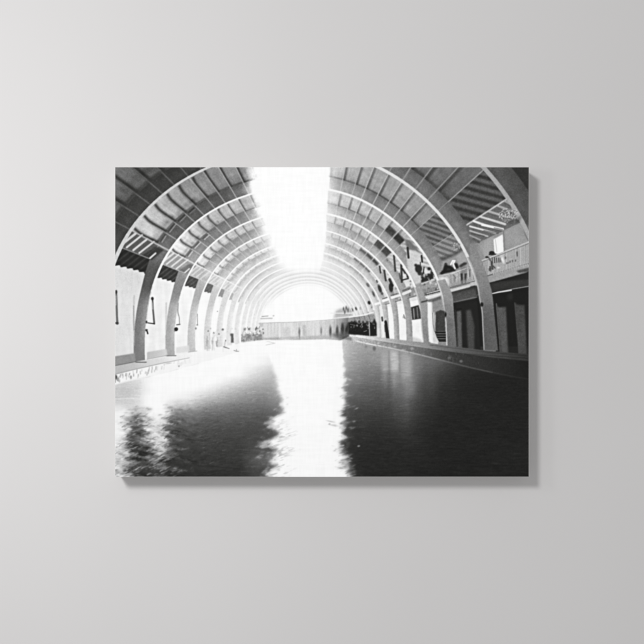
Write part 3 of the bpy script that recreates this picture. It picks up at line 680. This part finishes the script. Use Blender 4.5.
blob(225.6, 340.6, .6, .9, .50, .85, .5); line([(225.2,342),(224.6,346)], 1.4, .80, .8, .6); line([(223.8,346.8),(229.2,348.6)], (1.0,.6), .38, .85, .5)
line([(234,350.4),(236.2,351.2),(238.6,351.4)], .7, .50, .75, .5); line([(236.4,349.3),(236.6,351)], .6, .50, .75, .4)
poly([(230.2,333.6),(233.4,333.4),(233.9,342.8),(231.0,342.8),(231.0,336.2),(230.3,335.6)], .40, .95, .4); blob(232.2, 328.6, .6, .9, .84, .7, .5)
for x, y in [(217.5,311.4)]: blob(x, y, .7, .6, .6, .8)
for i in range(190):
    x = 241.5+rr.rand()*22; y = 327.5+rr.rand()*13.5
    t = (.40+.35*rr.rand()) if rr.rand() < .30+.5*(y > 334) else .84+.1*rr.rand()
    blob(x, y, .45+.5*rr.rand(), .7+.9*rr.rand(), t, .75, .4)
poly([(242,336.5),(262,334),(263.5,340),(243,342.6)], .52, .45, .8)
line([(262,342.6),(268,341.5),(275,343.2),(266,345)], .8, .8, .7)
poly([(238,343.4),(263,339.8),(268,343),(240,352)], .985, .95, .5)
# right deck and pool wall
tt = np.interp(xs, [350,370,400,425,440,460,500,529], [.84,.74,.60,.52,.42,.34,.25,.18]).astype(np.float32)[None, :]+0*Y
poly(deckR, tt*(1.10+.08*g3), 1, .35)
poly([(349,335),(370,338.6),(400,343.5),(430,348),(460,352),(490,356.3),(530,360.5),(530,379.5)]+wl_[::-1], tt*np.interp(xs,[350,420,450,530],[.95,.80,.66,.66]).astype(np.float32)[None, :]*(1+.14*g3+.07*g1), 1, .4)
line([(350,335.3),(370,338.8),(400,343.6),(430,348.1),(460,352.4),(490,356.5),(529,360.6)], (1.0,1.4), tt*1.22, .7, .6)
line([(440,351.6),(470,354.2),(529,358.4)], .7, tt*.6, .6, .5); line([(430,345),(480,351.5),(529,356)], .8, tt*.75, .6, .6)
line(wl_[1:6], 1.2, np.clip(tt*1.25, .16, .92), .85, .7); line(wl_[5:8], (1.4,1.2), tt*1.12, .7, .9); line(wl_[7:], (1.4,1.2), tt*.95, .5, 1.0)
for x, y, r, t in [(461,361.3,1.6,.52), (449,358,1.4,.48), (403,350,1.5,.75), (412,348.6,1.6,.7), (395,346.5,1.3,.76), (378,343,1.2,.84)]: blob(x, y, r, r*.8, t, .65, .9)
for i in range(60):
    x = 352+rr.rand()*170; y = 337+(x-350)*.13+rr.rand()*(3+(x-350)*.07)
    line([(x, y), (x+.3, y+1+rr.rand()*3)], .7, (tt[0, int((x-PX0)*SX)])*(.7 if rr.rand() < .5 else 1.2), .35, .5)
for i in range(7): blob(343+i*1.3, 338+i*.15, 1, 1.4, .3, .35, .8)
# wreaths
leaves(456, 245.5, 4.6, 70, 3, .35, .82)
leaves(509, 215, 9.5, 210, 4, .30, .92); poly([(508,220.5),(516,219),(522,215),(519,223),(508,224)], .26, .6, 1)
# ---- blown-out skylight and glare
skL = [(240,150),(247,172),(250,186),(251,196),(256,210),(263,224),(268,238),(276,250),(281,261),(286,268),(290,276),(294,290)]
skR = [(314,290),(318,276),(321,268),(323,256),(325,244),(326,232),(327,214),(328.5,192),(330,172),(331,150)]
sl = (slice(None), slice(None))
mL = polymask(skL+[(305,290),(305,150)], sl); mR = polymask([(304.9,150),(304.9,290)]+skR, sl)
mL = np.maximum(mL, (X > 290)*1.0*(Y < 312)); mR = np.maximum(mR, (X < 316)*1.0*(Y < 312))
mLb = .55*blur(mL.astype(np.float32), 4.0)+.45*blur(mL.astype(np.float32), 8.5); mRb = .75*blur(mR.astype(np.float32), 1.0)+.25*blur(mR.astype(np.float32), 5)
jit = np.where(inband, .13, -.05)*(Kc < 7)+.10*noise_at(X*.25, Y*.25, 71)+.05*noise_at(X*.9, Y*.9, 72)
sky = np.where(X < 300, sstep(.12, .92, mLb+jit), sstep(.20, .88, mRb+jit*1.0))
sky = sky*np.where(X < 300, 1, sstep(0, .12, mRb))*sstep(0, .1, np.where(X < 300, mLb, 1))
sky = sky*sstep(277, 264, Y-.0)
P = mix(P, .992, sky)
mw = blur(np.where(X < 304, mL, mR).astype(np.float32)*(Y < 285), 14)
P = P+(1-P)*.62*sstep(.03, .60, mw)*np.where(X < 304, sstep(1.5, 4.5, KK), sstep(.2, 1.5, KK))*sstep(276, 262, Y)
gl = np.exp(-(((X-300)/58)**2+((Y-305)/40)**2)); P = P+(1-P)*.16*gl*(Y < 322)
# weave of the canvas and grain of the old plate, in the ink
P = P+.010*rng.randn(*P.shape).astype(np.float32)*(P < .95)
P = blur(P, .30)
um = .36*(Y < 346)+.25*(Y >= 346)
P = P+um*(P-blur(P, 2.0))*(P < .97)
gr = blur(rng.randn(*P.shape).astype(np.float32), .35); gr /= gr.std()
P = P+np.where(Y > 346, .006, .014)*gr*sstep(.12, .3, P)*sstep(.97, .8, P)
P = np.clip(P, .115, 1)
wv = noise_at(X*.02, Y*.45, 301)*.5+noise_at(X*.45, Y*.02, 302)*.5+.6*noise_at(X*.30, Y*.12, 303)
wv = wv+.9*noise_at(X*.9, Y*.10, 304)+.9*noise_at(X*.10, Y*.9, 305)
P = np.minimum(P, .985)+.007*wv*sstep(.4, 1, P)
P = np.clip(P, .11, .992)
# lamps: (place, size, power, aim)
KEY = ((-1.25, -2.80, 1.27), .62, 55.5, (-.386, 0, -.505))
FILL = ((-.613, -.818, .237), .30, 2.65, (-.897, 0, -.267), .30)
AMB = .53
# ==================================================================
# The place: a stretched canvas print hanging on a painted wall
# ==================================================================
import bpy, bmesh
sc = bpy.context.scene
col = sc.collection
U = 0.60/414.0                            # metres per picture unit
CW, CH, CD = 0.600, 309.8*U, 0.038        # canvas width, height, depth

def nodes(name):
    m = bpy.data.materials.new(name); m.use_nodes = True
    nt = m.node_tree; b = nt.nodes['Principled BSDF']
    return m, nt, b
def bump(nt, b, height, strength, dist):
    n = nt.nodes.new('ShaderNodeBump'); n.inputs['Strength'].default_value = strength; n.inputs['Distance'].default_value = dist
    nt.links.new(height, n.inputs['Height']); nt.links.new(n.outputs['Normal'], b.inputs['Normal'])
def noise(nt, scale, detail=3, rough=.5):
    t = nt.nodes.new('ShaderNodeTexCoord'); n = nt.nodes.new('ShaderNodeTexNoise')
    n.inputs['Scale'].default_value = scale; n.inputs['Detail'].default_value = detail; n.inputs['Roughness'].default_value = rough
    nt.links.new(t.outputs['Object'], n.inputs['Vector']); return n
def weave(nt, b, strength):
    t = nt.nodes.new('ShaderNodeTexCoord')
    hs = []
    for d in ('X', 'Z'):
        w = nt.nodes.new('ShaderNodeTexWave'); w.bands_direction = d; w.inputs['Scale'].default_value = 320
        w.inputs['Distortion'].default_value = 1.2; w.inputs['Detail'].default_value = 1; w.inputs['Detail Scale'].default_value = .4
        nt.links.new(t.outputs['Object'], w.inputs['Vector']); hs.append(w)
    a = nt.nodes.new('ShaderNodeMath'); a.operation = 'ADD'
    nt.links.new(hs[0].outputs['Fac'], a.inputs[0]); nt.links.new(hs[1].outputs['Fac'], a.inputs[1])
    bump(nt, b, a.outputs[0], strength, .0002)

WALL_ALB = 0.585
def wall_mat():
    m, nt, b = nodes('painted_plaster')
    n = noise(nt, 2.2, 2); r = nt.nodes.new('ShaderNodeValToRGB')
    r.color_ramp.elements[0].position = .3; r.color_ramp.elements[1].position = .7
    r.color_ramp.elements[0].color = (WALL_ALB*.992, WALL_ALB*.975, WALL_ALB*.972, 1); r.color_ramp.elements[1].color = (WALL_ALB*1.012, WALL_ALB*.997, WALL_ALB*.994, 1)
    nt.links.new(n.outputs['Fac'], r.inputs['Fac']); nt.links.new(r.outputs['Color'], b.inputs['Base Color'])
    b.inputs['Roughness'].default_value = .9; b.inputs['Specular IOR Level'].default_value = .15
    n2 = noise(nt, 420, 3, .6); bump(nt, b, n2.outputs['Fac'], .05, .0006)
    return m
def ink_mat():
    m, nt, b = nodes('printed_canvas_ink')
    a = nt.nodes.new('ShaderNodeVertexColor'); a.layer_name = 'ink'
    nt.links.new(a.outputs['Color'], b.inputs['Base Color'])
    b.inputs['Roughness'].default_value = .75; b.inputs['Specular IOR Level'].default_value = .04
    weave(nt, b, .10); return m
def cloth_mat():
    m, nt, b = nodes('white_canvas_cloth')
    n = noise(nt, 60, 3); r = nt.nodes.new('ShaderNodeValToRGB')
    r.color_ramp.elements[0].color = (.72, .715, .70, 1); r.color_ramp.elements[1].color = (.80, .795, .78, 1)
    nt.links.new(n.outputs['Fac'], r.inputs['Fac']); nt.links.new(r.outputs['Color'], b.inputs['Base Color'])
    b.inputs['Roughness'].default_value = .85; b.inputs['Specular IOR Level'].default_value = .1
    weave(nt, b, .25); return m
def wood_mat():
    m, nt, b = nodes('pine_wood')
    n = noise(nt, 30, 4); r = nt.nodes.new('ShaderNodeValToRGB')
    r.color_ramp.elements[0].color = (.45, .30, .17, 1); r.color_ramp.elements[1].color = (.60, .43, .26, 1)
    nt.links.new(n.outputs['Fac'], r.inputs['Fac']); nt.links.new(r.outputs['Color'], b.inputs['Base Color'])
    b.inputs['Roughness'].default_value = .7; return m

def mesh_obj(name, verts, faces, mat, parent=None):
    me = bpy.data.meshes.new(name); me.from_pydata(verts, [], faces); me.update()
    o = bpy.data.objects.new(name, me); col.objects.link(o); me.materials.append(mat); o.parent = parent
    return o
def bmesh_obj(name, bm, mat, parent=None):
    bmesh.ops.recalc_face_normals(bm, faces=bm.faces[:])
    me = bpy.data.meshes.new(name); bm.to_mesh(me); bm.free(); me.materials.append(mat)
    o = bpy.data.objects.new(name, me); col.objects.link(o); o.parent = parent; return o

# ---- wall (a real slab, 10 cm thick)
bm = bmesh.new(); bmesh.ops.create_cube(bm, size=1)
for v in bm.verts: v.co = (v.co.x*7.0, v.co.y*.10+.05, v.co.z*4.4)
wall = bmesh_obj('wall', bm, wall_mat()); wall['kind'] = 'structure'

# ---- canvas print
canvas = bpy.data.objects.new('canvas_print', None); col.objects.link(canvas)
canvas.empty_display_size = .1
canvas['label'] = 'canvas print of an old black and white indoor pool hall hung on grey wall'
canvas['category'] = 'canvas print'

# front face: the ink colours sit on a fine grid of the cloth
Q = P.reshape(NY//2, 2, NX//2, 2).mean((1, 3))[::-1]        # row 0 at the bottom
R_, C_ = Q.shape
falloff_trim = np.interp(xs[::2], [115, 300, 529], [.86, 1.0, 1.07])[None, :]      # lamp falloff cancelled in the ink: darker left, lighter right
lin = falloff_trim*np.where(Q <= .04045, Q/12.92, ((Q+.055)/1.055)**2.4)
INK_GAIN = 0.93
ed = .0003                                                   # radius of the folded edge
xs_ = np.linspace(-CW/2+ed, CW/2-ed, C_); zs_ = np.linspace(-CH/2+ed, CH/2-ed, R_)
gxx, gzz = np.meshgrid(xs_, zs_)
co = np.stack([gxx, np.full_like(gxx, -CD), gzz], -1).reshape(-1, 3).astype(np.float32)
idx = np.arange(R_*C_).reshape(R_, C_)
quads = np.stack([idx[:-1, :-1], idx[:-1, 1:], idx[1:, 1:], idx[1:, :-1]], -1).reshape(-1, 4).astype(np.int32)
me = bpy.data.meshes.new('printed_picture')
me.vertices.add(len(co)); me.vertices.foreach_set('co', co.ravel())
me.loops.add(quads.size); me.loops.foreach_set('vertex_index', quads.ravel())
me.polygons.add(len(quads)); me.polygons.foreach_set('loop_start', np.arange(0, quads.size, 4, dtype=np.int32))
me.update(calc_edges=True); me.validate()
ca = me.color_attributes.new('ink', 'FLOAT_COLOR', 'POINT')
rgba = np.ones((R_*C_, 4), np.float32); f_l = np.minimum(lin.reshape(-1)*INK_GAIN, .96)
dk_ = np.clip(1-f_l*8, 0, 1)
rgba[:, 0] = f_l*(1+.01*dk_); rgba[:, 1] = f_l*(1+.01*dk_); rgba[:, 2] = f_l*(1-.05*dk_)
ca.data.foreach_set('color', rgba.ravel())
pic = bpy.data.objects.new('printed_picture', me); col.objects.link(pic); pic.parent = canvas
me.materials.append(ink_mat())

# wrapped edges: one strip of cloth per side, rolled over the front edge
cm_ = cloth_mat(); NR = 5
def strip(horizontal, sign):
    hw, hh = CW/2, CH/2; V = []; F = []
    prof = [(ed*(1-math.sin(t*math.pi/2/NR)), -CD+ed*(1-math.cos(t*math.pi/2/NR))) for t in range(NR+1)]
    prof = [(i_, d_) for i_, d_ in prof]+[(0, -CD*.5), (0, -.0002)]
    for ins, y in prof:
        for e in (-1, 1):
            if horizontal: V.append((e*(hw-ins), y, sign*(hh-ins)))
            else: V.append((sign*(hw-ins), y, e*(hh-ins)))
    for i in range(len(prof)-1):
        f = (2*i, 2*i+1, 2*i+3, 2*i+2); F.append(f)
    bm = bmesh.new(); vs = [bm.verts.new(v) for v in V]
    for f in F: bm.faces.new([vs[i] for i in f])
    o = bmesh_obj('side_edge', bm, cm_, canvas)
    # outward normals
    c = o.data.polygons[-1]; want = (0, 0, sign) if horizontal else (sign, 0, 0)
    if sum(a*b for a, b in zip(c.normal, want)) < 0: o.data.flip_normals()
    for p_ in o.data.polygons: p_.use_smooth = True
    return o
for h_or in (True, False):
    for s_ in (-1, 1): strip(h_or, s_)
# stretcher bars behind the cloth
wm = wood_mat()
def bar(x0, x1, z0, z1):
    bm = bmesh.new(); bmesh.ops.create_cube(bm, size=1)
    for v in bm.verts:
        v.co = ((x0+x1)/2+v.co.x*(x1-x0), -CD/2+.0006+v.co.y*(CD-.004), (z0+z1)/2+v.co.z*(z1-z0))
    bmesh.ops.bevel(bm, geom=bm.edges[:], offset=.001, segments=2, affect='EDGES')
    return bmesh_obj('stretcher_bar', bm, wm, canvas)
g_ = .0012; bw = .038
bar(-CW/2+g_, CW/2-g_, CH/2-g_-bw, CH/2-g_); bar(-CW/2+g_, CW/2-g_, -CH/2+g_, -CH/2+g_+bw)
bar(-CW/2+g_, -CW/2+g_+bw, -CH/2+g_+bw+.0003, CH/2-g_-bw-.0003); bar(CW/2-g_-bw, CW/2-g_, -CH/2+g_+bw+.0003, CH/2-g_-bw-.0003)

# ---- camera, square on to the canvas
cam = bpy.data.cameras.new('camera'); co_ = bpy.data.objects.new('camera', cam); col.objects.link(co_)
DIST = 1.9
co_.location = (0, -CD-DIST, 0); co_.rotation_euler = (math.radians(90), 0, 0)
cam.sensor_width = 36; cam.lens = 36*DIST/(CW*644/414); cam.clip_start = .05; cam.clip_end = 100
sc.camera = co_

# ---- light: one lamp upper left throws the shadow, a broad soft one at the left fills
from mathutils import Vector
def area(name, loc, target, size, power, size_y=None):
    l = bpy.data.lights.new(name, 'AREA'); l.energy = power; l.size = size
    if size_y: l.shape = 'RECTANGLE'; l.size_y = size_y
    else: l.shape = 'DISK'
    o = bpy.data.objects.new(name, l); col.objects.link(o); o.location = loc
    o.rotation_euler = (Vector(target)-Vector(loc)).to_track_quat('-Z', 'Y').to_euler(); return o
area('key_lamp', KEY[0], KEY[3], KEY[1], KEY[2])
area('soft_fill_lamp', FILL[0], FILL[3], FILL[1], FILL[2], FILL[4])  # unseen fill lamp, added to brighten the left side of the wall
w = bpy.data.worlds.new('World'); sc.world = w; w.use_nodes = True
w.node_tree.nodes['Background'].inputs[0].default_value = (1, 1, 1, 1)
w.node_tree.nodes['Background'].inputs[1].default_value = AMB
sc.view_settings.view_transform = 'Standard'; sc.view_settings.look = 'None'
sc.view_settings.exposure = 0; sc.view_settings.gamma = 1; sc.view_settings.use_curve_mapping = False
